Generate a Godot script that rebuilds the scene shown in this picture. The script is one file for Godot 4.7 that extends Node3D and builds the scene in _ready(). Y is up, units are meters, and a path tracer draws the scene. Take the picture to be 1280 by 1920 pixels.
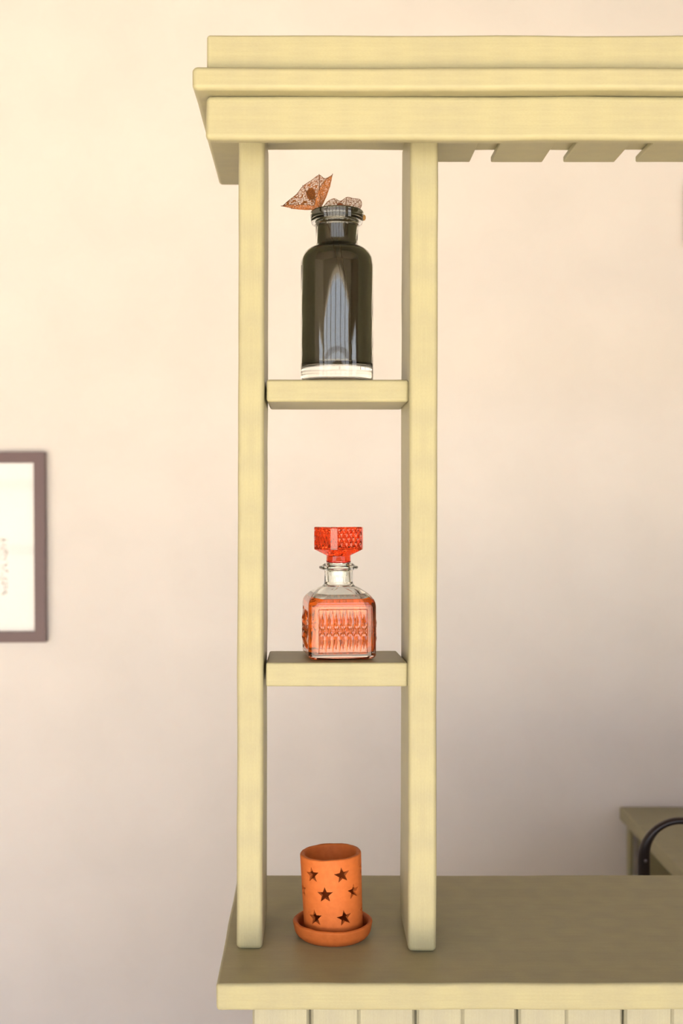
extends Node3D

# ---- measures: U = 1 is the plane of the posts' fronts, 1.55 m from the lens; S is the size there of one pixel of the 1280 x 1920 frame
const EYE := 1.54
const D := 1.55
const F := 2200.0
const S := D / F
const CX := 583.0
const CY := 952.0

var wob_noise := FastNoiseLite.new()
var M := {}


# a point from its place in the frame and its depth in units of D
func at(px: float, py: float, u: float) -> Vector3:
	return Vector3((px - CX) * u * S, EYE + (CY - py) * u * S, -u * D)


# ---------------------------------------------------------------- mesh helpers
func finish(v: PackedVector3Array, n: PackedVector3Array, idx: PackedInt32Array, uv := PackedVector2Array()) -> ArrayMesh:
	# idx runs counter-clockwise about the outside; Godot wants clockwise
	var rev := PackedInt32Array()
	rev.resize(idx.size())
	for k in range(0, idx.size(), 3):
		rev[k] = idx[k]
		rev[k + 1] = idx[k + 2]
		rev[k + 2] = idx[k + 1]
	var a := []
	a.resize(Mesh.ARRAY_MAX)
	a[Mesh.ARRAY_VERTEX] = v
	a[Mesh.ARRAY_NORMAL] = n
	a[Mesh.ARRAY_INDEX] = rev
	if uv.size() == v.size():
		a[Mesh.ARRAY_TEX_UV] = uv
	var m := ArrayMesh.new()
	m.add_surface_from_arrays(Mesh.PRIMITIVE_TRIANGLES, a)
	return m


# shared vertices -> corners with normals averaged within the crease angle; closed solids are turned right side out
func solid(v: PackedVector3Array, tri: PackedInt32Array, crease := 40.0, closed := true, uv := PackedVector2Array()) -> ArrayMesh:
	var idx := tri.duplicate()
	if closed:
		var vol := 0.0
		for k in range(0, idx.size(), 3):
			vol += v[idx[k]].dot(v[idx[k + 1]].cross(v[idx[k + 2]]))
		if vol < 0.0:
			for k in range(0, idx.size(), 3):
				var t := idx[k + 1]
				idx[k + 1] = idx[k + 2]
				idx[k + 2] = t
	var fn := PackedVector3Array()
	var fu := PackedVector3Array()
	var touch := []
	touch.resize(v.size())
	for k in v.size():
		touch[k] = PackedInt32Array()
	for k in range(0, idx.size(), 3):
		var c := (v[idx[k + 1]] - v[idx[k]]).cross(v[idx[k + 2]] - v[idx[k]])
		fn.append(c)
		fu.append(c.normalized())
		for j in 3:
			touch[idx[k + j]].append(k / 3)
	var limit := cos(deg_to_rad(crease))
	var ov := PackedVector3Array()
	var on := PackedVector3Array()
	var ouv := PackedVector2Array()
	var oi := PackedInt32Array()
	for k in range(0, idx.size(), 3):
		var f := k / 3
		if fn[f].length_squared() < 1e-24:
			continue
		for j in 3:
			var i := idx[k + j]
			var sum := Vector3.ZERO
			for g in touch[i]:
				if fu[g].dot(fu[f]) >= limit:
					sum += fn[g]
			oi.append(ov.size())
			ov.append(v[i])
			on.append(sum.normalized() if sum.length_squared() > 1e-30 else fu[f])
			if uv.size() == v.size():
				ouv.append(uv[i])
	return finish(ov, on, oi, ouv)


# rings (each a loop of as many points) joined one after the other
func loft(rings: Array, caps := true, crease := 40.0, looped := false) -> ArrayMesh:
	var v := PackedVector3Array()
	var tri := PackedInt32Array()
	var n: int = rings[0].size()
	for r in rings:
		v.append_array(r)
	var rows := rings.size()
	for a in (rows if looped else rows - 1):
		var b := (a + 1) % rows
		for k in n:
			var k2 := (k + 1) % n
			tri.append_array([a * n + k, a * n + k2, b * n + k2, a * n + k, b * n + k2, b * n + k])
	if caps and not looped:
		for e in 2:
			var row := 0 if e == 0 else rows - 1
			var mid := Vector3.ZERO
			for p in rings[row]:
				mid += p
			v.append(mid / n)
			var c := v.size() - 1
			for k in n:
				var k2 := (k + 1) % n
				if e == 0:
					tri.append_array([c, row * n + k2, row * n + k])
				else:
					tri.append_array([c, row * n + k, row * n + k2])
	return solid(v, tri, crease)


func circle(r: float, y: float, n := 64) -> PackedVector3Array:
	var p := PackedVector3Array()
	for k in n:
		var a := TAU * k / n
		p.append(Vector3(r * cos(a), y, r * sin(a)))
	return p


# profile of Vector2(radius, height) turned about the y axis
func lathe(profile: Array, n := 72, crease := 40.0, looped := false) -> ArrayMesh:
	var rings := []
	for q in profile:
		rings.append(circle(maxf(q.x, 1e-5), q.y, n))
	return loft(rings, true, crease, looped)


# the same points with each corner after the first rounded by a small arc
func rounded(pts: Array, r: float, seg := 5) -> Array:
	var out := [pts[0]]
	for k in range(1, pts.size() - 1):
		var p: Vector2 = pts[k]
		var a: Vector2 = pts[k - 1] - p
		var b: Vector2 = pts[k + 1] - p
		var rr := minf(r, minf(a.length(), b.length()) * 0.45)
		for s in seg + 1:
			var t := float(s) / seg
			var q1 := p + a.normalized() * rr
			var q2 := p + b.normalized() * rr
			out.append(q1.lerp(p, t).lerp(p.lerp(q2, t), t))
	out.append(pts[-1])
	return out


func steps(h: float, r: float, seg: int, pieces: int) -> Array:
	var c := []
	for k in range(seg, -1, -1):
		c.append(-(h - r) - r * tan(PI / 4 * k / seg))
	for k in range(1, pieces):
		c.append(lerpf(-(h - r), h - r, float(k) / pieces))
	for k in range(0, seg + 1):
		c.append((h - r) + r * tan(PI / 4 * k / seg))
	return c


# a board with rounded edges; wob is how far its faces wander (hand-planed timber); skew narrows its far right corner
func rbox(size: Vector3, r := 0.004, wob := 0.0, seed_at := Vector3.ZERO, skew := 0.0) -> ArrayMesh:
	var h := size / 2
	r = minf(r, minf(h.x, minf(h.y, h.z)) * 0.98)
	var inner := h - Vector3(r, r, r)
	var v := PackedVector3Array()
	var nn := PackedVector3Array()
	var idx := PackedInt32Array()
	var cs := []
	for ax in 3:
		cs.append(steps(h[ax], r, 5, (clampi(int(size[ax] / 0.05), 1, 40) if wob > 0.0 else 1)))
	for ax in 3:
		var ua := (ax + 1) % 3
		var va := (ax + 2) % 3
		for s in [-1.0, 1.0]:
			var base := v.size()
			var nu: int = cs[ua].size()
			var nv: int = cs[va].size()
			for i in nu:
				for j in nv:
					var p := Vector3.ZERO
					p[ax] = s * h[ax]
					p[ua] = cs[ua][i]
					p[va] = cs[va][j]
					var q := p.clamp(-inner, inner)
					var d := (p - q).normalized()
					p = q + d * r
					if wob > 0.0:
						var w := p * 5.0 + seed_at * 31.0
						p += Vector3(wob_noise.get_noise_3dv(w), wob_noise.get_noise_3dv(w + Vector3(40, 0, 0)), wob_noise.get_noise_3dv(w + Vector3(0, 40, 0))) * wob
					if skew != 0.0:
						p.x -= skew * clampf((h.z - p.z) / size.z, 0, 1) * clampf(p.x / h.x, 0, 1)
					v.append(p)
					nn.append(d)
			for i in nu - 1:
				for j in nv - 1:
					var a := base + i * nv + j
					var b := a + nv
					if s > 0:
						idx.append_array([a, b, b + 1, a, b + 1, a + 1])
					else:
						idx.append_array([a, b + 1, b, a, a + 1, b + 1])
	return finish(v, nn, idx)


# an outline in x-y (counter-clockwise) pushed along z
func prism(outline: PackedVector2Array, z0: float, z1: float, crease := 30.0) -> ArrayMesh:
	var v := PackedVector3Array()
	var tri := PackedInt32Array()
	var n := outline.size()
	for z in [z0, z1]:
		for p in outline:
			v.append(Vector3(p.x, p.y, z))
	for k in n:
		var k2 := (k + 1) % n
		tri.append_array([k, k2, n + k2, k, n + k2, n + k])
	var flat := Geometry2D.triangulate_polygon(outline)
	for k in range(0, flat.size(), 3):
		var a := outline[flat[k]]
		var b := outline[flat[k + 1]]
		var c := outline[flat[k + 2]]
		var up := (b - a).cross(c - a) > 0
		var i1 := flat[k + 1] if up else flat[k + 2]
		var i2 := flat[k + 2] if up else flat[k + 1]
		tri.append_array([n + flat[k], n + i1, n + i2, flat[k], i2, i1])
	return solid(v, tri, crease)


# a bar swept along a path; wide / thick are the half axes of its section along the path
func sweep(path: PackedVector3Array, wide: Array, thick: Array, n := 16, up0 := Vector3(0, 0, 1)) -> ArrayMesh:
	var rings := []
	for k in path.size():
		var t := (path[mini(k + 1, path.size() - 1)] - path[maxi(k - 1, 0)]).normalized()
		var side := t.cross(up0).normalized()
		var fwd := side.cross(t).normalized()
		var ring := PackedVector3Array()
		var w: float = wide[k % wide.size()]
		var h: float = thick[k % thick.size()]
		for j in n:
			var a := TAU * j / n
			ring.append(path[k] + side * w * cos(a) + fwd * h * sin(a))
		rings.append(ring)
	return loft(rings, true, 50.0)


func curve(points: Array, per := 8) -> PackedVector3Array:
	var out := PackedVector3Array()
	for k in points.size() - 1:
		var p0: Vector3 = points[maxi(k - 1, 0)]
		var p1: Vector3 = points[k]
		var p2: Vector3 = points[k + 1]
		var p3: Vector3 = points[mini(k + 2, points.size() - 1)]
		for s in per:
			out.append(p1.cubic_interpolate(p2, p0, p3, float(s) / per))
	out.append(points[-1])
	return out


# ---------------------------------------------------------------- naming
func put(called: String, mesh: Mesh, mat: Material, parent: Node = self, pos := Vector3.ZERO) -> MeshInstance3D:
	var o := MeshInstance3D.new()
	o.name = called
	o.mesh = mesh
	o.material_override = mat
	o.position = pos
	o.cast_shadow = GeometryInstance3D.SHADOW_CASTING_SETTING_ON
	parent.add_child(o, true)
	if parent != self:
		number(o)
	return o


# repeats take a three-digit number
func number(o: Node) -> void:
	var base := String(o.name).rstrip("0123456789")
	if base.ends_with("_"):
		base = base.trim_suffix("_")
	var k := 0
	for c in o.get_parent().get_children():
		if c != o and (String(c.name) == base or String(c.name).begins_with(base + "_0")):
			k += 1
	if k > 0:
		o.name = "%s_%03d" % [base, k]


func thing(called: String, label: String, category: String, pos: Vector3) -> Node3D:
	var o := Node3D.new()
	o.name = called
	o.position = pos
	add_child(o, true)
	o.set_meta("label", label)
	o.set_meta("category", category)
	return o


func struct(called: String, mesh: Mesh, mat: Material, pos: Vector3, label: String, category: String) -> MeshInstance3D:
	var o := put(called, mesh, mat, self, pos)
	o.set_meta("kind", "structure")
	o.set_meta("label", label)
	o.set_meta("category", category)
	return o


# ---------------------------------------------------------------- materials
func noise(freq: float, seed_: int, kind := FastNoiseLite.TYPE_SIMPLEX_SMOOTH, octaves := 3) -> FastNoiseLite:
	var f := FastNoiseLite.new()
	f.noise_type = kind
	f.frequency = freq
	f.seed = seed_
	f.fractal_octaves = octaves
	return f


# brushed paint: faint streaks along u (or v), fine grain
func paint(color: Color, along_v: bool, seed_: int, rough: float) -> StandardMaterial3D:
	var n := 512
	var im := Image.create(n, n, false, Image.FORMAT_RGB8)
	var hi := Image.create(n, n, false, Image.FORMAT_RGB8)
	var a := noise(0.09, seed_, FastNoiseLite.TYPE_SIMPLEX_SMOOTH, 3)
	var b := noise(0.012, seed_ + 1, FastNoiseLite.TYPE_SIMPLEX_SMOOTH, 2)
	var c := noise(0.055, seed_ + 2, FastNoiseLite.TYPE_SIMPLEX, 2)
	for y in n:
		for x in n:
			var p := float(x)
			var q := float(y)
			if along_v:
				p = float(y)
				q = float(x)
			# tiles by folding both ways
			p = absf(p - n / 2.0)
			q = absf(q - n / 2.0)
			var streak := a.get_noise_2d(p * 0.06, q * 1.6)
			var blot := b.get_noise_2d(p * 0.7, q)
			var grain := c.get_noise_2d(p * 1.5, q * 4.0)
			var k := 1.0 + 0.02 * streak + 0.03 * blot + 0.012 * grain
			var col := Color(color.r * k, color.g * k, color.b * (k - 0.02 * blot))
			im.set_pixel(x, y, col)
			var e := clampf(0.5 + 0.32 * streak + 0.18 * grain, 0.0, 1.0)
			hi.set_pixel(x, y, Color(e, e, e))
	im.generate_mipmaps()
	var m := StandardMaterial3D.new()
	m.albedo_texture = ImageTexture.create_from_image(im)
	m.roughness = rough
	m.metallic_specular = 0.3
	m.uv1_triplanar = true
	m.uv1_scale = Vector3(4.0, 4.0, 4.0)
	m.heightmap_enabled = true
	m.heightmap_texture = ImageTexture.create_from_image(hi)
	m.heightmap_scale = 0.012
	return m


func mottled(dark: Color, light: Color, freq: float, seed_: int, scale: float, rough: float, relief := 0.0) -> StandardMaterial3D:
	var f := noise(freq, seed_, FastNoiseLite.TYPE_SIMPLEX_SMOOTH, 4)
	var src := f.get_seamless_image(512, 512)
	var im := Image.create(512, 512, false, Image.FORMAT_RGB8)
	for y in 512:
		for x in 512:
			im.set_pixel(x, y, dark.lerp(light, src.get_pixel(x, y).r))
	var m := StandardMaterial3D.new()
	m.albedo_texture = ImageTexture.create_from_image(im)
	m.roughness = rough
	m.uv1_triplanar = true
	m.uv1_scale = Vector3.ONE * scale
	if relief > 0.0:
		src.convert(Image.FORMAT_RGB8)
		m.heightmap_enabled = true
		m.heightmap_texture = ImageTexture.create_from_image(src)
		m.heightmap_scale = relief
	return m


func plain(color: Color, rough := 0.6, metal := 0.0) -> StandardMaterial3D:
	var m := StandardMaterial3D.new()
	m.albedo_color = color
	m.roughness = rough
	m.metallic = metal
	return m


func glass(color: Color, ior := 1.5, rough := 0.0) -> StandardMaterial3D:
	var m := StandardMaterial3D.new()
	m.transparency = BaseMaterial3D.TRANSPARENCY_ALPHA
	m.albedo_color = Color(color.r, color.g, color.b, 0.0)
	m.roughness = rough
	m.refraction_enabled = true
	m.refraction_scale = (ior - 1.0) / 10.0
	return m


# skeleton leaf: a net of veins with holes between them
func vein_net(color: Color, seed_: int, fill: float) -> StandardMaterial3D:
	var n := 768
	var big := noise(0.030, seed_, FastNoiseLite.TYPE_CELLULAR, 1)
	var small := noise(0.075, seed_ + 5, FastNoiseLite.TYPE_CELLULAR, 1)
	for f in [big, small]:
		f.fractal_type = FastNoiseLite.FRACTAL_NONE
		f.cellular_return_type = FastNoiseLite.RETURN_DISTANCE2_SUB
	var film := noise(0.012, seed_ + 9, FastNoiseLite.TYPE_SIMPLEX_SMOOTH, 3)
	var im := Image.create(n, n, false, Image.FORMAT_RGBA8)
	for y in n:
		for x in n:
			var e1 := big.get_noise_2d(x, y) + 1.0
			var e2 := small.get_noise_2d(x, y) + 1.0
			var on := e1 < 0.13 or e2 < 0.17 + fill * 0.25 or film.get_noise_2d(x, y) > 0.55 - fill
			var k := 0.82 + 0.35 * (0.5 + 0.5 * film.get_noise_2d(x * 3.0, y * 3.0))
			if e1 < 0.13:
				k *= 0.8
			im.set_pixel(x, y, Color(color.r * k, color.g * k, color.b * k, 1.0 if on else 0.0))
	var m := StandardMaterial3D.new()
	m.albedo_texture = ImageTexture.create_from_image(im)
	m.transparency = BaseMaterial3D.TRANSPARENCY_ALPHA_SCISSOR
	m.alpha_scissor_threshold = 0.5
	m.cull_mode = BaseMaterial3D.CULL_DISABLED
	m.roughness = 0.7
	m.backlight_enabled = true
	m.backlight = Color(0.3, 0.24, 0.16)
	return m


# ---------------------------------------------------------------- scene
func _ready() -> void:
	wob_noise.frequency = 1.0
	wob_noise.seed = 11

	# camera: a level lens shifted a little to the right of the structure's vanishing point
	var cam := Camera3D.new()
	cam.name = "camera"
	add_child(cam)
	cam.position = Vector3(0, EYE, 0)
	var lens := CameraAttributesPhysical.new()
	lens.frustum_focal_length = 41.0
	lens.frustum_focus_distance = 1.56
	lens.exposure_aperture = 4.2
	lens.frustum_near = 0.05
	lens.frustum_far = 60.0
	cam.attributes = lens
	cam.projection = Camera3D.PROJECTION_FRUSTUM
	cam.near = 0.05
	cam.far = 60.0
	cam.size = 2.0 * 0.05 * 960.0 / F
	cam.frustum_offset = Vector2((640.0 - CX) / F, -(960.0 - CY) / F) * 0.05
	cam.current = true

	# sky, sun, exposure
	var sky_m := ProceduralSkyMaterial.new()
	sky_m.sky_top_color = Color(0.76, 0.83, 0.93)
	sky_m.sky_horizon_color = Color(0.97, 0.957, 0.95)
	sky_m.ground_horizon_color = Color(1.0, 0.97, 0.90)
	sky_m.ground_bottom_color = Color(1.0, 0.95, 0.86)
	sky_m.ground_energy_multiplier = 1.2
	sky_m.energy_multiplier = 1.0
	var sky := Sky.new()
	sky.sky_material = sky_m
	var env := Environment.new()
	env.background_mode = Environment.BG_SKY
	env.sky = sky
	env.background_energy_multiplier = 2.75
	env.tonemap_mode = Environment.TONE_MAPPER_LINEAR
	env.tonemap_exposure = 1.8
	env.sdfgi_enabled = true
	env.ssao_enabled = true
	env.ssil_enabled = true
	var we := WorldEnvironment.new()
	we.name = "world_environment"
	we.environment = env
	add_child(we)
	var sun := DirectionalLight3D.new()
	sun.name = "sun"
	sun.light_color = Color(1.0, 0.955, 0.885)
	sun.light_energy = 10.5
	sun.light_angular_distance = 0.6
	sun.sky_mode = DirectionalLight3D.SKY_MODE_LIGHT_ONLY
	sun.shadow_enabled = true
	sun.rotation_degrees = Vector3(-54, 14, 0)
	add_child(sun)

	make_materials()
	room()
	bar()
	frame_unit()
	back_table()
	chair()
	picture()
	bottle()
	flowers()
	decanter()
	candle()


func make_materials() -> void:
	var olive := Color(0.62, 0.604, 0.49)
	M.paint_x = paint(olive, false, 3, 0.42)
	M.paint_y = paint(olive, true, 8, 0.42)
	M.paint_top = paint(olive, false, 21, 0.38)
	M.paint_top.metallic_specular = 0.18
	M.plank = paint(Color(0.62, 0.61, 0.535), true, 15, 0.5)
	M.wall = mottled(Color(0.862, 0.850, 0.850), Color(0.887, 0.874, 0.874), 0.01, 4, 0.6, 0.85, 0.02)
	M.side_wall = mottled(Color(0.74, 0.70, 0.65), Color(0.77, 0.73, 0.68), 0.01, 5, 0.6, 0.85)
	M.panelling = mottled(Color(0.36, 0.27, 0.18), Color(0.42, 0.32, 0.22), 0.02, 12, 0.6, 0.7)
	M.ceiling = mottled(Color(0.40, 0.345, 0.29), Color(0.44, 0.38, 0.32), 0.02, 6, 0.5, 0.8)
	M.floor = mottled(Color(0.76, 0.70, 0.60), Color(0.83, 0.77, 0.67), 0.02, 7, 0.7, 0.5)
	M.trim = plain(Color(0.86, 0.82, 0.75), 0.5)
	M.black_metal = plain(Color(0.13, 0.09, 0.11), 0.32)
	M.clear = glass(Color(0.99, 1.0, 0.99))


# ---------------------------------------------------------------- the room
func room() -> void:
	var back := -3.10
	var front := 1.8
	struct("floor", rbox(Vector3(7.4, 0.2, 5.4), 0.002), M.floor, Vector3(0, -0.1, -0.6), "warm wooden floor of the room", "floor")
	struct("ceiling", rbox(Vector3(7.4, 0.2, 5.4), 0.002), M.ceiling, Vector3(0, 3.0, -0.6), "brown timber ceiling over the room", "ceiling")
	struct("wall_back", rbox(Vector3(7.4, 2.9, 0.2), 0.002), M.wall, Vector3(0, 1.45, back - 0.1), "plain cream plaster wall behind the bar", "wall")
	# the left wall has a window towards the garden end
	var lw := SurfaceTool.new()
	for b in [[-3.1, 0.4, 0.0, 2.9], [1.6, 1.8, 0.0, 2.9], [0.4, 1.6, 0.0, 0.6], [0.4, 1.6, 2.4, 2.9]]:
		lw.append_from(rbox(Vector3(0.2, b[3] - b[2], b[1] - b[0]), 0.002), 0, Transform3D(Basis(), Vector3(-3.4, (b[2] + b[3]) / 2, (b[0] + b[1]) / 2)))
	struct("wall_left", lw.commit(), M.side_wall, Vector3.ZERO, "cream side wall with a window left of the bar", "wall")
	var rw := SurfaceTool.new()
	for b in [[-3.1, 0.2, 0.0, 2.9], [1.6, 1.8, 0.0, 2.9], [0.2, 1.6, 0.0, 0.9], [0.2, 1.6, 2.4, 2.9]]:
		rw.append_from(rbox(Vector3(0.2, b[3] - b[2], b[1] - b[0]), 0.002), 0, Transform3D(Basis(), Vector3(3.4, (b[2] + b[3]) / 2, (b[0] + b[1]) / 2)))
	struct("wall_right", rw.commit(), M.panelling, Vector3.ZERO, "brown side wall with a window right of the bar", "wall")
	# the wall behind the camera has one wide garden opening with two slim posts
	var st := SurfaceTool.new()
	var x0 := -3.2
	var x1 := 2.6
	for b in [[-3.5, x0, 0.0, 2.9], [x1, 3.5, 0.0, 2.9], [x0, x1, 2.55, 2.9]]:
		st.append_from(rbox(Vector3(b[1] - b[0], b[3] - b[2], 0.2), 0.002), 0, Transform3D(Basis(), Vector3((b[0] + b[1]) / 2, (b[2] + b[3]) / 2, front + 0.1)))
	struct("wall_front", st.commit(), M.side_wall, Vector3.ZERO, "cream wall with the wide garden opening", "wall")
	for k in 5:
		struct("trim_%d" % (k + 1), rbox(Vector3(0.11, 2.55, 0.1), 0.004), M.trim, Vector3(lerpf(x0, x1, (k + 1) / 6.0), 1.275, front + 0.1), "slim post in the wide garden opening", "post")
	for k in 3:
		struct("trim_%d" % (k + 6), rbox(Vector3(x1 - x0, 0.07, 0.08), 0.004), M.trim, Vector3((x0 + x1) / 2, 1.25 + 0.45 * k, front + 0.1), "cross bar of the wide garden opening", "post")
	struct("baseboard_back", rbox(Vector3(6.6, 0.1, 0.015), 0.003), M.trim, Vector3(0, 0.05, back + 0.0075), "pale baseboard along the cream back wall", "baseboard")


# ---------------------------------------------------------------- the bar
const BAR_END := 1.45


func bar() -> void:
	var top_y := EYE - 832 * S
	var x0 := -166 * S
	var z0 := -0.932 * D
	var z1 := -1.209 * D
	var th := 47 * S
	var ct := put("countertop", rbox(Vector3(BAR_END - x0, th, z0 - z1), 0.0045, 0.0012, Vector3(1, 2, 3)), M.paint_top, self, Vector3((BAR_END + x0) / 2, top_y - th / 2, (z0 + z1) / 2))
	ct.set_meta("label", "long olive green painted countertop under the two upright posts")
	ct.set_meta("category", "countertop")

	var h := top_y - th - 0.0012
	var zf := -0.97 * D
	var b := thing("bar_counter", "pale green bar base clad in vertical planks below the countertop", "bar", Vector3((BAR_END - 0.07) / 2, 0, (zf + z1) / 2))
	var o := b.position
	# vertical planks, each with chamfered sides and a V cut down the middle
	var joints := [473.0, 581.0, 779.0, 970.0, 1169.0]
	for k in 12:
		joints.append(1169.0 + 197.0 * (k + 1))
	for k in joints.size() - 1:
		var a: float = (joints[k] - CX) * 0.97 * S + (0.0 if k == 0 else 0.0015)
		var c: float = (joints[k + 1] - CX) * 0.97 * S - 0.0015
		if a > BAR_END - 0.08:
			break
		c = minf(c, BAR_END - 0.05)
		var w := c - a
		var mid := w * 0.46
		var out := PackedVector2Array([Vector2(0, -0.0140), Vector2(w, -0.0140), Vector2(w, -0.0045), Vector2(w - 0.0030, 0)])
		if k > 0:
			out.append_array([Vector2(mid + 0.0025, 0), Vector2(mid, -0.003), Vector2(mid - 0.0025, 0)])
		out.append_array([Vector2(0.0030, 0), Vector2(0, -0.0045)])
		put("plank", upright(out, h), M.plank, b, Vector3(a, 0, zf) - o)
	var xl: float = (473.0 - CX) * 0.97 * S
	put("backing_board", rbox(Vector3(BAR_END - 0.05 - xl - 0.004, h, 0.012), 0.001), M.plank, b, Vector3((BAR_END - 0.05 + xl) / 2, h / 2, zf - 0.0205) - o)
	put("end_panel", rbox(Vector3(0.02, h, zf - z1 - 0.06), 0.002), M.plank, b, Vector3(xl + 0.011, h / 2, (zf + z1) / 2 - 0.001) - o)
	put("end_panel", rbox(Vector3(0.02, h, zf - z1 - 0.06), 0.002), M.plank, b, Vector3(BAR_END - 0.061, h / 2, (zf + z1) / 2 - 0.001) - o)
	put("back_panel", rbox(Vector3(BAR_END - 0.08 - xl, h, 0.018), 0.002), M.plank, b, Vector3((BAR_END - 0.05 + xl) / 2, h / 2, z1 + 0.035) - o)


# an outline in x-z (z towards the viewer) stood up to height h
func upright(outline: PackedVector2Array, h: float) -> ArrayMesh:
	var v := PackedVector3Array()
	var tri := PackedInt32Array()
	var n := outline.size()
	for y in [0.0, h]:
		for p in outline:
			v.append(Vector3(p.x, y, p.y))
	for k in n:
		var k2 := (k + 1) % n
		tri.append_array([k, n + k, n + k2, k, n + k2, k2])
	var flat := Geometry2D.triangulate_polygon(outline)
	for k in range(0, flat.size(), 3):
		var a := outline[flat[k]]
		var b := outline[flat[k + 1]]
		var c := outline[flat[k + 2]]
		var up := (b - a).cross(c - a) > 0
		var i1 := flat[k + 1] if up else flat[k + 2]
		var i2 := flat[k + 2] if up else flat[k + 1]
		tri.append_array([n + flat[k], n + i2, n + i1, flat[k], i1, i2])
	return solid(v, tri, 20)


func frame_unit() -> void:
	var top_y := EYE - 832 * S
	var under := EYE + 729 * S       # underside of the roof boards
	var t := thing("bar_shelf_frame", "olive green timber frame of posts, shelves and roof boards on the countertop", "shelf", Vector3(0.25, top_y, -1.05 * D))
	var o := t.position
	var dep := 0.139
	# uprights: [front left x, front right x] in frame pixels at the top and at the foot, depth of the front face
	var posts := [[447.0, 497.0, 443.3, 492.5, 1.003], [768.0, 822.5, 765.0, 817.5, 0.9965]]
	for q in posts:
		var u: float = q[4]
		var xt: float = ((q[0] + q[1]) / 2 - CX) * u * S
		var xb: float = ((q[2] + q[3]) / 2 - CX) * u * S
		var w: float = (q[1] - q[0] + q[3] - q[2]) / 2 * u * S
		var hh := under - top_y - 0.001
		var p := put("post", rbox(Vector3(w, hh, dep), 0.0062, 0.0012, Vector3(u * 9, 1, 4)), M.paint_y, t, Vector3((xt + xb) / 2, (under + top_y) / 2 + 0.0004, -u * D - dep / 2) - o)
		p.rotation.z = -atan((xt - xb) / hh)
	# the far end of the bar has its own two uprights
	for x in [BAR_END - 0.28, BAR_END - 0.06]:
		put("post", rbox(Vector3(0.036, under - top_y - 0.001, dep), 0.006, 0.0006, Vector3(x, 5, 6)), M.paint_y, t, Vector3(x, (under + top_y) / 2 + 0.0004, -D - dep / 2) - o)
	# two shelf boards between the uprights
	var s1w := (766.5 - 499.5) * 1.006 * S
	put("shelf_board", rbox(Vector3(s1w, 42.5 * S, 0.128), 0.0042, 0.0006, Vector3(7, 7, 1)), M.paint_x, t, Vector3((633.0 - CX) * 1.006 * S, EYE + (242 - 21) * S, -1.006 * D - 0.064) - o)
	var s2w := (764.5 - 498.5) * 1.006 * S
	put("shelf_board", rbox(Vector3(s2w, 45 * S, 0.13), 0.0030, 0.0006, Vector3(3, 7, 9), 0.0055), M.paint_x, t, Vector3((631.5 - CX) * 1.006 * S, EYE - (292 + 22.5) * S, -1.005 * D - 0.065) - o)
	# roof: front board, side boards, lower beam, upper board
	var xr := BAR_END + 0.03
	var x0 := -207 * S
	var th := 41 * S
	var zb := -1.09 * D
	put("roof_board", rbox(Vector3(xr - x0, th, -0.93 * D - zb), 0.0065, 0.0014, Vector3(2, 9, 4)), M.paint_x, t, Vector3((xr + x0) / 2, under + th / 2, (-0.93 * D + zb) / 2) - o)
	var sd := zb + 1.206 * D
	for x in [x0 + 0.03, xr - 0.03]:
		put("side_board", rbox(Vector3(0.06, th, sd + 0.06), 0.0055, 0.0005, Vector3(x, 3, 1)), M.paint_x, t, Vector3(x, under + th / 2 - 0.0002, zb - sd / 2 + 0.03) - o)
	var xb0 := -186.0 * S
	put("beam", rbox(Vector3(xr - 0.015 - xb0, 78 * S, 0.020), 0.0068, 0.0014, Vector3(8, 1, 4)), M.paint_x, t, Vector3((xr - 0.015 + xb0) / 2, under - 39.3 * S, -0.942 * D - 0.010) - o)
	var xu := -184.0 * S
	put("crown_board", rbox(Vector3(xr - 0.015 - xu, 65.5 * S, 0.036), 0.004, 0.0014, Vector3(5, 5, 5)), M.paint_x, t, Vector3((xr - 0.015 + xu) / 2, under + th + 32.7 * S, -0.942 * D - 0.018) - o)
	# stemware slats under the roof board, with gaps for glass stems
	var left := 222.0
	while left * S < BAR_END - 0.33:
		var w := 107.0 * S
		var za := -0.985 * D
		var ze := -1.106 * D
		put("rack_slat", rbox(Vector3(w, 13 * S, za - ze), 0.0022, 0.0006, Vector3(left, 1, 1)), M.paint_x, t, Vector3(left * S + w / 2, under - 6.5 * S, (za + ze) / 2) - o)
		left += 150.0


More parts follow.
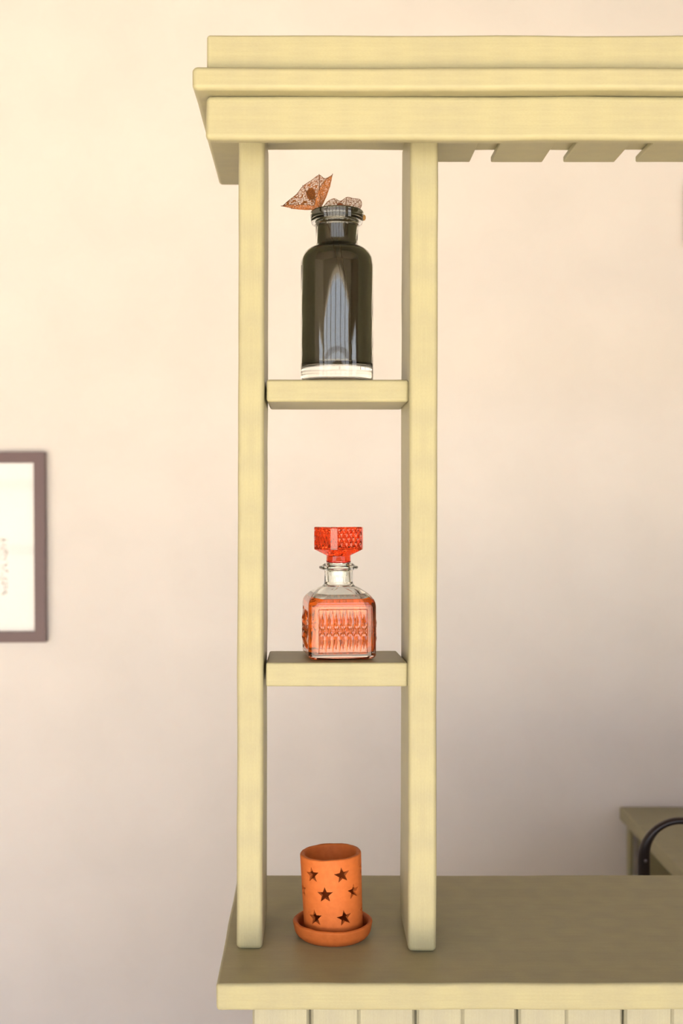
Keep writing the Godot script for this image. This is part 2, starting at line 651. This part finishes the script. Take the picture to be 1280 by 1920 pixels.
# ---------------------------------------------------------------- behind the bar
func back_table() -> void:
	var y := 0.754
	var t := thing("side_cabinet", "low olive green cabinet against the back wall behind the black chair", "cabinet", Vector3(1.4, 0, -2.78))
	var o := t.position
	var x0 := 0.806
	var z0 := -2.447
	put("cabinet_top", rbox(Vector3(1.4, 0.034, 0.63), 0.004, 0.001), M.paint_x, t, Vector3(x0 + 0.7, y - 0.017, z0 - 0.315) - o)
	for q in [[0.020, -0.602], [0.020, -0.04], [1.36, -0.602], [1.36, -0.04]]:
		put("leg", rbox(Vector3(0.010, y - 0.034, 0.03), 0.002), M.paint_y, t, Vector3(x0 + q[0], (y - 0.034) / 2, z0 + q[1]) - o)
	put("side_panel", rbox(Vector3(0.012, y - 0.06, 0.56), 0.001), M.paint_x, t, Vector3(x0 + 1.345, y / 2 - 0.01, z0 - 0.32) - o)
	put("back_panel", rbox(Vector3(1.30, y - 0.06, 0.012), 0.001), M.paint_x, t, Vector3(x0 + 0.69, y / 2 - 0.01, z0 - 0.590) - o)
	put("front_panel", rbox(Vector3(1.30, y - 0.06, 0.016), 0.001), M.paint_x, t, Vector3(x0 + 0.69, y / 2 - 0.01, z0 - 0.04) - o)
	put("bottom_panel", rbox(Vector3(1.30, 0.016, 0.52), 0.001), M.paint_x, t, Vector3(x0 + 0.69, 0.06, z0 - 0.318) - o)
	t.rotation.y = -0.018


func chair() -> void:
	var u := 1.42
	var zc := -u * D
	var xl := (1206.5 - CX) * u * S
	var ytop := EYE + (CY - 1538.5) * u * S
	var w := 0.34
	var t := thing("chair", "black metal chair with an arched back behind the countertop", "chair", Vector3(xl + w / 2, 0, zc + 0.15))
	var o := t.position
	var r := 0.068
	var path := PackedVector3Array()
	var wide := []
	var thick := []
	for k in 12:
		path.append(Vector3(xl, lerpf(0.46, ytop - r, k / 11.0), zc))
	for k in range(1, 13):
		var a := PI - PI / 2 * k / 12
		path.append(Vector3(xl + r + r * cos(a), ytop - r + r * sin(a), zc))
	for k in range(1, 8):
		path.append(Vector3(lerpf(xl + r, xl + w - r, k / 8.0), ytop, zc))
	for k in 13:
		var a := PI / 2 - PI / 2 * k / 12
		path.append(Vector3(xl + w - r + r * cos(a), ytop - r + r * sin(a), zc))
	for k in range(1, 12):
		path.append(Vector3(xl + w, lerpf(ytop - r, 0.46, k / 11.0), zc))
	for p in path:
		var f := smoothstep(ytop - r - 0.01, ytop, p.y)
		wide.append(lerpf(0.0118, 0.0066, f))
		thick.append(0.0085)
	for k in path.size():
		path[k] -= o
	put("back_frame", sweep(path, wide, thick, 20), M.black_metal, t)
	var rv := put("rivet", lathe([Vector2(0.0, 0.0), Vector2(0.0032, 0.0), Vector2(0.003, 0.0012), Vector2(0.0, 0.002)], 16), plain(Color(0.5, 0.47, 0.48), 0.3, 0.8), t, Vector3(xl + 0.001, EYE + (CY - 1612) * u * S, zc + 0.0082) - o)
	rv.rotation.x = PI / 2
	put("seat", rbox(Vector3(w + 0.02, 0.03, 0.30), 0.012), M.black_metal, t, Vector3(xl + w / 2, 0.455, zc + 0.145) - o)
	for q in [[0.0, 0.01], [w, 0.01], [0.0, 0.27], [w, 0.27]]:
		var lp := PackedVector3Array([Vector3(xl + q[0], 0.45, zc + q[1]) - o, Vector3(xl + q[0] + (q[0] - w / 2) * 0.1, 0.002, zc + q[1] * 1.05) - o])
		put("leg", sweep(lp, [0.011], [0.011], 12), M.black_metal, t)


func picture() -> void:
	var w := 0.37
	var h := 0.499
	var xr := (88.5 - CX) * 2.0 * S
	var c := Vector3(xr - w / 2, EYE + (CY - 1026) * 2.0 * S, -3.1)
	var t := thing("framed_picture", "white print in a dark brown frame on the wall left of the shelves", "picture", c)
	var wood := mottled(Color(0.36, 0.275, 0.295), Color(0.40, 0.31, 0.33), 0.05, 31, 6.0, 0.45)
	var mw := 0.028
	# four mitred mouldings
	for k in 4:
		var along := w if k % 2 == 0 else h
		var other := h if k % 2 == 0 else w
		var out := PackedVector2Array([Vector2(-along / 2, 0), Vector2(along / 2, 0), Vector2(along / 2 - mw, mw), Vector2(-along / 2 + mw, mw)])
		var p := put("moulding", prism(out, 0.0, 0.027), wood, t)
		p.rotation.z = PI / 2 * k
		p.position = Vector3(0, -other / 2, 0).rotated(Vector3.BACK, PI / 2 * k) + Vector3(0, 0, 0.001)
	# the printed sheet: faint column of small grey-brown marks
	var im := Image.create(512, 690, false, Image.FORMAT_RGB8)
	im.fill(Color(0.915, 0.92, 0.935))
	var rng := RandomNumberGenerator.new()
	rng.seed = 5
	for k in 2600:
		var cx := 220.0 + rng.randfn() * 80.0
		var cy := 420.0 + rng.randf_range(-120, 120)
		if cx > 366 or cx < 60:
			continue
		var g := rng.randf_range(0.45, 0.8)
		im.fill_rect(Rect2i(int(cx), int(cy), rng.randi_range(1, 3), rng.randi_range(1, 4)), Color(g, g * 0.97, g * 0.9))
	for k in 70:
		var g := rng.randf_range(0.05, 0.3)
		im.fill_rect(Rect2i(rng.randi_range(362, 388), rng.randi_range(308, 536), rng.randi_range(2, 5), rng.randi_range(2, 7)), Color(g, g, g * 0.9))
	var pm := StandardMaterial3D.new()
	pm.albedo_texture = ImageTexture.create_from_image(im)
	pm.roughness = 0.8
	var q := QuadMesh.new()
	q.size = Vector2(w - 2 * mw + 0.006, h - 2 * mw + 0.006)
	put("print", q, pm, t, Vector3(0, 0, 0.012))
	var pane := StandardMaterial3D.new()
	pane.transparency = BaseMaterial3D.TRANSPARENCY_ALPHA
	pane.albedo_color = Color(1, 1, 1, 0.02)
	pane.roughness = 0.02
	pane.metallic_specular = 0.25
	put("pane", rbox(Vector3(w - 2 * mw + 0.004, h - 2 * mw + 0.004, 0.002), 0.0003), pane, t, Vector3(0, 0, 0.018))
	t.rotation.z = 0.006

	var x0 := (1281.0 - CX) * 2.0 * S
	var b := put("wall_plaque", rbox(Vector3(0.16, 0.168, 0.03), 0.004), mottled(Color(0.50, 0.37, 0.25), Color(0.58, 0.44, 0.31), 0.04, 41, 5.0, 0.6), self, Vector3(x0 + 0.08, EYE + (CY - 405) * 2.0 * S, -3.084))
	b.set_meta("label", "small brown plaque on the back wall at the right edge below the rack slats")
	b.set_meta("category", "plaque")


# ---------------------------------------------------------------- the things on the shelves
const UB := 1.04


func bottle() -> void:
	var k := UB * S
	var base := at(631.5, 952 - 243.3 / UB, UB)
	var t := thing("glass_bottle", "tall dark smoked glass bottle standing on the upper shelf", "bottle", base)
	var out := [Vector2(0, 0), Vector2(62, 0), Vector2(67.5, 4), Vector2(68, 12), Vector2(67.8, 120), Vector2(68.0, 222), Vector2(66.5, 233), Vector2(61, 244), Vector2(52, 251), Vector2(44, 254.5), Vector2(40.3, 257.5), Vector2(38.9, 263), Vector2(40.2, 292), Vector2(41.5, 295), Vector2(47.2, 298), Vector2(48.9, 302), Vector2(50.5, 315), Vector2(50.0, 319), Vector2(48.2, 321), Vector2(48.6, 320.6), Vector2(48.4, 318), Vector2(48.2, 308)]
	var inn := [Vector2(37.2, 303), Vector2(37.2, 262), Vector2(38, 257), Vector2(44, 252.3), Vector2(53, 248.5), Vector2(60, 242), Vector2(64.3, 233), Vector2(65.8, 222), Vector2(65.8, 60), Vector2(65.6, 34), Vector2(62, 27.5), Vector2(48, 26), Vector2(0, 26)]
	var prof := []
	for q in out + inn:
		prof.append(q * k)
	put("glass_body", lathe(rounded(prof, 0.004), 96, 60), M.clear, t)
	# the smoked layer that lines the hollow
	var lin := []
	for q in inn:
		lin.append(Vector2(maxf(q.x - 0.5, 0.0), q.y + 0.5) * k)
	lin.insert(0, Vector2(47.6, 307.5) * k)
	lin.insert(0, Vector2(47.9, 320.2) * k)
	var smoke := StandardMaterial3D.new()
	smoke.transparency = BaseMaterial3D.TRANSPARENCY_ALPHA
	smoke.albedo_color = Color(0.12, 0.115, 0.06, 0.88)
	smoke.roughness = 0.4
	smoke.metallic_specular = 0.05
	var rings := []
	for q in rounded(lin, 0.004):
		rings.append(circle(maxf(q.x, 1e-5), q.y, 72))
	put("smoked_lining", loft(rings, false, 60), smoke, t)


# a husk: a cup of skeleton leaf from a base point to a rim given by points round it
func husk(base: Vector3, rim: Array, bulge: float, rows := 14, per := 8) -> ArrayMesh:
	var n := rim.size()
	var loop := PackedVector3Array()
	for k in n:
		for s in per:
			var a: Vector3 = rim[k]
			loop.append(a.cubic_interpolate(rim[(k + 1) % n], rim[(k - 1 + n) % n], rim[(k + 2) % n], float(s) / per))
	var mid := Vector3.ZERO
	for p in loop:
		mid += p
	mid /= loop.size()
	var cols := loop.size()
	var v := PackedVector3Array()
	var uv := PackedVector2Array()
	var tri := PackedInt32Array()
	var rn := noise(1.0, 3)
	for r in rows + 1:
		var t := float(r) / rows
		for c in cols + 1:
			var p := loop[c % cols]
			var away := (p - mid).normalized()
			var ctrl := base.lerp(p, 0.45) + away * bulge + (mid - base) * -0.05
			var q := base.lerp(ctrl, t).lerp(ctrl.lerp(p, t), t)
			q += away * rn.get_noise_2d((c % cols) * 0.5, t * 6.0) * 0.0022 * t
			# five raised ribs
			q += away * 0.0012 * t * (1.0 - t) * 4.0 * absf(cos(PI * float(c) / cols * n / 2.0))
			v.append(q)
			uv.append(Vector2(float(c) / cols * 1.6, t * 0.55))
	for r in rows:
		for c in cols:
			var a := r * (cols + 1) + c
			var b := a + cols + 1
			tri.append_array([a, a + 1, b + 1, a, b + 1, b])
	return solid(v, tri, 80, false, uv)


func spot(x: float, y: float, dz: float) -> Vector3:
	return at(x, y, UB - dz / D)


func flowers() -> void:
	var net := vein_net(Color(0.68, 0.40, 0.16), 5, 0.17)
	var net2 := vein_net(Color(0.55, 0.34, 0.14), 9, 0.0)
	var twig := plain(Color(0.42, 0.26, 0.13), 0.7)
	var dry := mottled(Color(0.40, 0.20, 0.10), Color(0.50, 0.27, 0.13), 0.05, 51, 30.0, 0.6)

	# the large open husk that leans over the lip
	var b1: Vector3 = spot(600, 392.5, 0.0)
	var t := thing("dried_flower", "large orange brown skeleton husk leaning out over the bottle lip", "dried flower", b1)
	var rim := []
	for q in [[529.5, 386.5, 0.004], [541, 376, -0.016], [556, 364, -0.028], [568, 349, -0.034], [584, 338, -0.034], [598, 328.5, -0.026], [609, 335, -0.012], [622.5, 328.5, 0.004], [610, 338, 0.008], [599, 352, 0.014], [592.5, 371, 0.015], [588, 385, 0.014], [575, 384, 0.013], [560, 384, 0.012], [545, 384, 0.007]]:
		rim.append(spot(q[0], q[1], q[2]) - b1)
	put("husk", husk(Vector3.ZERO, rim, 0.0062), net, t)
	var by: Vector3 = spot(583, 364, -0.040)
	put("berry", lathe([Vector2(0, -0.008), Vector2(0.0035, -0.0072), Vector2(0.006, -0.0038), Vector2(0.0065, 0.001), Vector2(0.0052, 0.0052), Vector2(0.003, 0.0074), Vector2(0, 0.008)], 24, 80), dry, t, by - b1)
	var st := curve([by, (by + b1) / 2 + Vector3(0.001, 0, 0), b1, spot(614, 420, 0.004), spot(628, 470, -0.002), spot(640, 520, -0.006), spot(651, 560, -0.008), spot(655, 640, -0.006)], 8)
	for k in st.size():
		st[k] -= b1
	put("stem", sweep(st, [0.0011], [0.0011], 8), twig, t)
	var edge := rim.duplicate()
	edge.append(rim[0])
	put("rim_vein", sweep(curve(edge, 8), [0.00042], [0.00042], 6), twig, t)
	for q in [0, 3, 5, 7, 9, 11]:
		var tip: Vector3 = rim[q]
		put("rib", sweep(curve([Vector3.ZERO, tip * 0.5 + (tip - Vector3(0, 0.03, 0)).normalized() * 0.0035, tip, tip * (1.03 if q == 0 or q == 7 else 0.98)], 6), [0.0005], [0.0005], 6), twig, t)

	# the smaller one that sits in the mouth
	var b2: Vector3 = spot(645, 404, 0.0)
	var t2 := thing("dried_flower", "small pale skeleton husk fanned open in the bottle mouth", "dried flower", b2)
	number(t2)
	rim = []
	for q in [[606, 391, 0.004], [613, 379, -0.006], [626, 372.5, -0.012], [638, 377, -0.014], [650, 370, -0.016], [662, 372, -0.012], [675, 374.5, -0.002], [677.5, 385, 0.006], [671, 394, 0.012], [660, 388, 0.016], [647, 384, 0.018], [632, 390, 0.016], [618, 396, 0.010]]:
		rim.append(spot(q[0], q[1], q[2]) - b2)
	put("husk", husk(Vector3.ZERO, rim, 0.002, 10, 6), net2, t2)
	edge = rim.duplicate()
	edge.append(rim[0])
	put("rim_vein", sweep(curve(edge, 8), [0.00036], [0.00036], 6), twig, t2)
	for q in [2, 4, 6, 7, 9, 11]:
		var tip: Vector3 = rim[q]
		put("rib", sweep(curve([Vector3.ZERO, tip * 0.5 + Vector3(0, 0.001, 0), tip], 6), [0.0004], [0.0004], 6), twig, t2)
	put("berry", lathe([Vector2(0, -0.006), Vector2(0.0045, -0.004), Vector2(0.0055, 0.0), Vector2(0.004, 0.005), Vector2(0, 0.007)], 20, 80), dry, t2, spot(637, 389, 0.0) - b2)
	st = curve([b2, spot(634, 430, 0.0), spot(640, 480, 0.004), spot(646, 520, 0.006), spot(652, 600, 0.004)], 8)
	for k in st.size():
		st[k] -= b2
	put("stem", sweep(st, [0.0009], [0.0009], 8), twig, t2)

	# a seed head hanging just outside the lip
	var b3: Vector3 = spot(681, 408, 0.0)
	var t3 := thing("seed_head", "tiny brown seed head hanging at the right of the bottle lip", "dried flower", b3)
	put("seed", lathe([Vector2(0, -0.0042), Vector2(0.0022, -0.0036), Vector2(0.0034, -0.001), Vector2(0.0031, 0.002), Vector2(0.0016, 0.0038), Vector2(0, 0.0042)], 18, 80), plain(Color(0.56, 0.42, 0.22), 0.7), t3)
	st = curve([Vector3(0, 0.003, 0), spot(679, 399, 0) - b3, spot(669, 394, 0) - b3, spot(656, 402, 0) - b3, spot(648, 440, 0.0) - b3], 6)
	put("stem", sweep(st, [0.0005], [0.0005], 6), twig, t3)


# rounded square of half width w and corner radius r, m points to a side and c to a corner
func squircle(w: float, r: float, y: float, m: int, c: int) -> PackedVector3Array:
	var p := PackedVector3Array()
	r = minf(r, w)
	for side in 4:
		var turn := Basis(Vector3.UP, PI / 2 * side)
		for k in m:
			var x := lerpf(-(w - r), w - r, (k + 0.0) / m)
			p.append(turn * Vector3(x, y, w))
		for k in c:
			var a := PI / 2 * k / c
			p.append(turn * Vector3(w - r + r * sin(a), y, w - r + r * cos(a)))
	return p


# height of the cut-glass relief on a face: s runs across from the middle, h up from the foot, both in frame pixels
func relief(s: float, h: float) -> float:
	if absf(s) > 56.5 or h < 13 or h > 93:
		return 0.0
	if absf(s) > 55.0 or h < 14.5 or h > 91.5:
		return 0.6
	var e := 0.0
	# a middle row of small diamonds between two rows of long ones
	for row in [[53.0, 9.0, 8.0, 0.0], [66.0, 24.0, 7.4, 8.0], [38.0, 24.0, 7.4, 8.0], [70.0, 15.0, 3.6, 0.0], [34.0, 16.0, 3.6, 0.0]]:
		var c := fposmod(s + row[3] + 8.0, 16.0) - 8.0
		var d: float = 1.0 - absf(c) / row[2] - absf(h - row[0]) / row[1]
		if d > 0:
			e = maxf(e, d * 4.2)
	# a net of fine ridges over the middle row
	if absf(h - 53.0) < 10.0:
		var d1 := absf(fposmod(s + (h - 53.0) * 0.85 + 8.0, 16.0) - 8.0)
		var d2 := absf(fposmod(s - (h - 53.0) * 0.85 + 8.0, 16.0) - 8.0)
		e = maxf(e, maxf(0.0, 1.5 - minf(d1, d2)) * 1.7 + 1.0)
	return e


func decanter() -> void:
	var u := 1.045
	var k := u * S
	var base := at(634.5, 952 + 290.8 / u, u)
	var t := thing("decanter", "square cut-glass decanter with orange liquid and red stopper on the lower shelf", "decanter", base)
	t.rotation.y = deg_to_rad(6.5)
	var m := 140
	var c := 8
	# outer wall: half width, corner radius and height in frame pixels
	var lv := [[50.0, 10.0, 0.0], [56.0, 12.0, 0.8], [60.0, 13.0, 3.0], [62.0, 13.0, 6.0]]
	for h in range(16, 196, 1):
		lv.append([62.5, 13.0, h * 0.5])
	for q in [[62.3, 13.5, 100.0], [61.5, 15.0, 105.0], [59.5, 18.0, 110.0], [56.0, 22.0, 115.0], [51.0, 26.0, 120.0], [45.0, 28.0, 124.5], [38.0, 29.0, 128.5], [31.0, 28.0, 132.0], [27.5, 27.5, 136.0], [26.5, 26.5, 141.0], [26.5, 26.5, 158.0], [27.0, 27.0, 161.0], [31.0, 31.0, 162.5], [35.5, 35.5, 164.0], [37.0, 37.0, 166.5], [36.0, 36.0, 169.0], [31.0, 31.0, 170.5], [28.0, 28.0, 173.0], [26.5, 26.5, 174.5], [24.0, 24.0, 175.0]]:
		lv.append(q)
	var rings := []
	for q in lv:
		var ring := squircle(q[0] * k, q[1] * k, q[2] * k, m, c)
		if q[2] > 8 and q[2] < 98:
			for side in 4:
				for j in m:
					var i := side * (m + c) + j
					var w: float = q[0] - q[1]
					var s := lerpf(-w, w, float(j) / m) * 62.0 / 49.5
					var away := Basis(Vector3.UP, PI / 2 * side) * Vector3(0, 0, 1)
					ring[i] += away * (relief(s, q[2]) - 1.2 * (1.0 if absf(s) < 56.5 and q[2] > 13 and q[2] < 93 else 0.0)) * k
		rings.append(ring)
	var inner := [[20.0, 20.0, 173.0], [19.5, 19.5, 150.0], [20.0, 20.0, 139.0], [24.0, 22.0, 132.0], [34.0, 24.0, 126.0], [46.0, 22.0, 117.0], [52.0, 16.0, 108.0], [54.5, 12.0, 98.0], [54.5, 12.0, 50.0], [54.5, 12.0, 14.0], [52.0, 12.0, 10.0], [44.0, 12.0, 9.0]]
	for q in inner:
		rings.append(squircle(q[0] * k, q[1] * k, q[2] * k, m, c))
	put("glass_body", loft(rings, true, 12), M.clear, t)
	# the liquid fills the hollow to the shoulder
	var lq := [[44.0, 12.0, 8.7], [52.3, 12.2, 9.7], [54.8, 12.2, 13.8], [54.8, 12.2, 98.0], [52.3, 16.2, 108.1], [51.6, 16.8, 109.6]]
	rings = []
	for q in lq:
		rings.append(squircle(q[0] * k, q[1] * k, q[2] * k, 24, c))
	put("liquid", loft(rings, true, 40), glass(Color(0.945, 0.43, 0.085), 1.35), t)

	# stopper: a square block turned on its corner, flaring up from a short plug
	var sp := put("stopper", stopper(k), glass(Color(0.90, 0.27, 0.12)), t, Vector3(0, 175.0 * k, 0))
	sp.rotation.y = deg_to_rad(33.0 - 6.5)
	var plug := lathe([Vector2(0, -0.018), Vector2(0.0115, -0.018), Vector2(0.0125, -0.016), Vector2(0.0134, 0.0)], 48, 40)
	put("plug", plug, M.clear, t, Vector3(0, 175.2 * k, 0))
	var collar := lathe([Vector2(0, 0.0), Vector2(0.0165, 0.0), Vector2(0.0172, 0.0012), Vector2(0.0172, 0.0026), Vector2(0.0, 0.003)], 48, 30)
	put("stopper_ring", collar, glass(Color(0.93, 0.22, 0.18)), t, Vector3(0, 175.6 * k, 0))


func stopper(k: float) -> ArrayMesh:
	# corners cut by flat strips: 8 sided rings; relief of small diamonds on the four large faces
	var half := 36.5
	var cut := 9.0
	var m := 44
	var c := 6
	var rings := []
	var lv := [[23.5, 4.5], [23.0, 13.0], [24.0, 14.5], [36.0, 25.0], [36.5, 26.0]]
	var h := 27.0
	while h < 66.0:
		lv.append([36.5, h])
		h += 0.8
	lv.append_array([[36.3, 66.5], [35.0, 67.6], [30.0, 68.0]])
	for q in lv:
		var ring := PackedVector3Array()
		var w: float = q[0]
		var rd := clampf((q[1] - 14.5) / 10.0, 0.0, 1.0)
		for side in 4:
			var turn := Basis(Vector3.UP, PI / 2 * side)
			var e := w - cut * w / half
			for j in m:
				var s := lerpf(-e, e, float(j) / m)
				var out := 0.0
				if q[1] > 29.0 and q[1] < 64.0 and absf(s) < e - 1.5:
					var a := fposmod(s + (q[1] - 29.0) * 0.62, 10.6) - 5.3
					var b := fposmod(s - (q[1] - 29.0) * 0.62, 10.6) - 5.3
					out = minf(absf(a), absf(b)) * 0.42 - 1.3
				var sq := Vector3(s, 0, w + out)
				var cr := Vector3(s, 0, w).normalized() * w * 0.98
				ring.append(turn * (cr.lerp(sq, rd) + Vector3(0, q[1], 0)) * k)
			for j in c:
				var p := Vector3(e, 0, w).lerp(Vector3(w, 0, e), float(j) / c)
				var cr := p.normalized() * w * 0.98
				ring.append(turn * (cr.lerp(p, rd) + Vector3(0, q[1], 0)) * k)
		rings.append(ring)
	return loft(rings, true, 14)


func candle() -> void:
	var u := 1.037
	var foot := at(623.5, 952 + 832 / u, u)
	var clay := mottled(Color(0.69, 0.365, 0.16), Color(0.75, 0.41, 0.20), 0.02, 61, 9.0, 0.62, 0.03)
	clay.metallic_specular = 0.35
	var t := thing("saucer", "round terracotta saucer under the star-pierced candle holder", "saucer", foot)
	var prof := rounded([Vector2(0, 0.0), Vector2(0.0440, 0.0), Vector2(0.0515, 0.007), Vector2(0.0545, 0.0220), Vector2(0.0512, 0.0240), Vector2(0.0478, 0.0210), Vector2(0.0462, 0.0065), Vector2(0.042, 0.0055), Vector2(0, 0.0055)], 0.005)
	var rings := []
	for q in prof:
		var r := circle(maxf(q.x, 1e-5), q.y, 80)
		for k in r.size():
			var p := r[k]
			r[k] = p * (1.0 + 0.012 * wob_noise.get_noise_2d(p.x * 25, p.z * 25)) + Vector3(0, p.y * 0.06 * wob_noise.get_noise_2d(p.x * 18 + 9, p.z * 18), 0)
		rings.append(r)
	put("dish", loft(rings, true, 60), clay, t)

	# the pierced cylinder, leaning a little
	var cyl := thing("candle_holder", "terracotta candle holder pierced with stars standing in a saucer", "candle holder", foot + Vector3(0.0014, 0.0078, 0))
	cyl.rotation.z = deg_to_rad(2.4)
	var hgt := 0.1075
	var wallp := rounded([Vector2(0.0, 0.0), Vector2(0.0402, 0.0), Vector2(0.0408, 0.05), Vector2(0.0418, hgt), Vector2(0.0358, hgt), Vector2(0.0348, 0.05), Vector2(0.0343, 0.006), Vector2(0.0, 0.006)], 0.003)
	rings = []
	for q in wallp:
		var r := circle(maxf(q.x, 1e-5), q.y, 96)
		for k in r.size():
			var p := r[k]
			r[k] = p + Vector3(p.x, 0, p.z) * 0.012 * wob_noise.get_noise_3d(p.x * 20, p.y * 14, p.z * 20) + Vector3(0, p.y * 0.012 * wob_noise.get_noise_2d(p.x * 22, p.z * 22 + 5), 0)
		rings.append(r)
	var body := CSGCombiner3D.new()
	body.name = "pierced_body"
	body.material_override = clay
	cyl.add_child(body)
	var shell := CSGMesh3D.new()
	shell.name = "shell"
	shell.mesh = loft(rings, true, 60)
	shell.material = clay
	body.add_child(shell)
	var rng := RandomNumberGenerator.new()
	rng.seed = 4
	var n := 0
	for row in [[-39.0, 0.0865], [-14.0, 0.0615], [-37.0, 0.029]]:
		for j in 6:
			var star := PackedVector2Array()
			var tilt := rng.randf_range(-0.12, 0.12)
			for p in 10:
				var a := PI / 2 + PI / 5 * p + tilt
				var r := 0.0112 if p % 2 == 0 else 0.0047
				star.append(Vector2(cos(a), sin(a)) * r * rng.randf_range(0.95, 1.05))
			var hole := CSGPolygon3D.new()
			hole.name = "star_cut_%03d" % n
			n += 1
			hole.polygon = star
			hole.depth = 0.03
			hole.operation = CSGShape3D.OPERATION_SUBTRACTION
			hole.material = clay
			body.add_child(hole)
			var ang := deg_to_rad(row[0] + 59.0 * j if j < 4 else row[0] - 59.0 * (j - 3))
			var away := Vector3(sin(ang), 0, cos(ang))
			hole.transform = Transform3D(Basis(Vector3.UP, ang), away * 0.056 + Vector3(0, row[1] - (0.012 if cos(ang) < 0.0 else 0.0), 0))
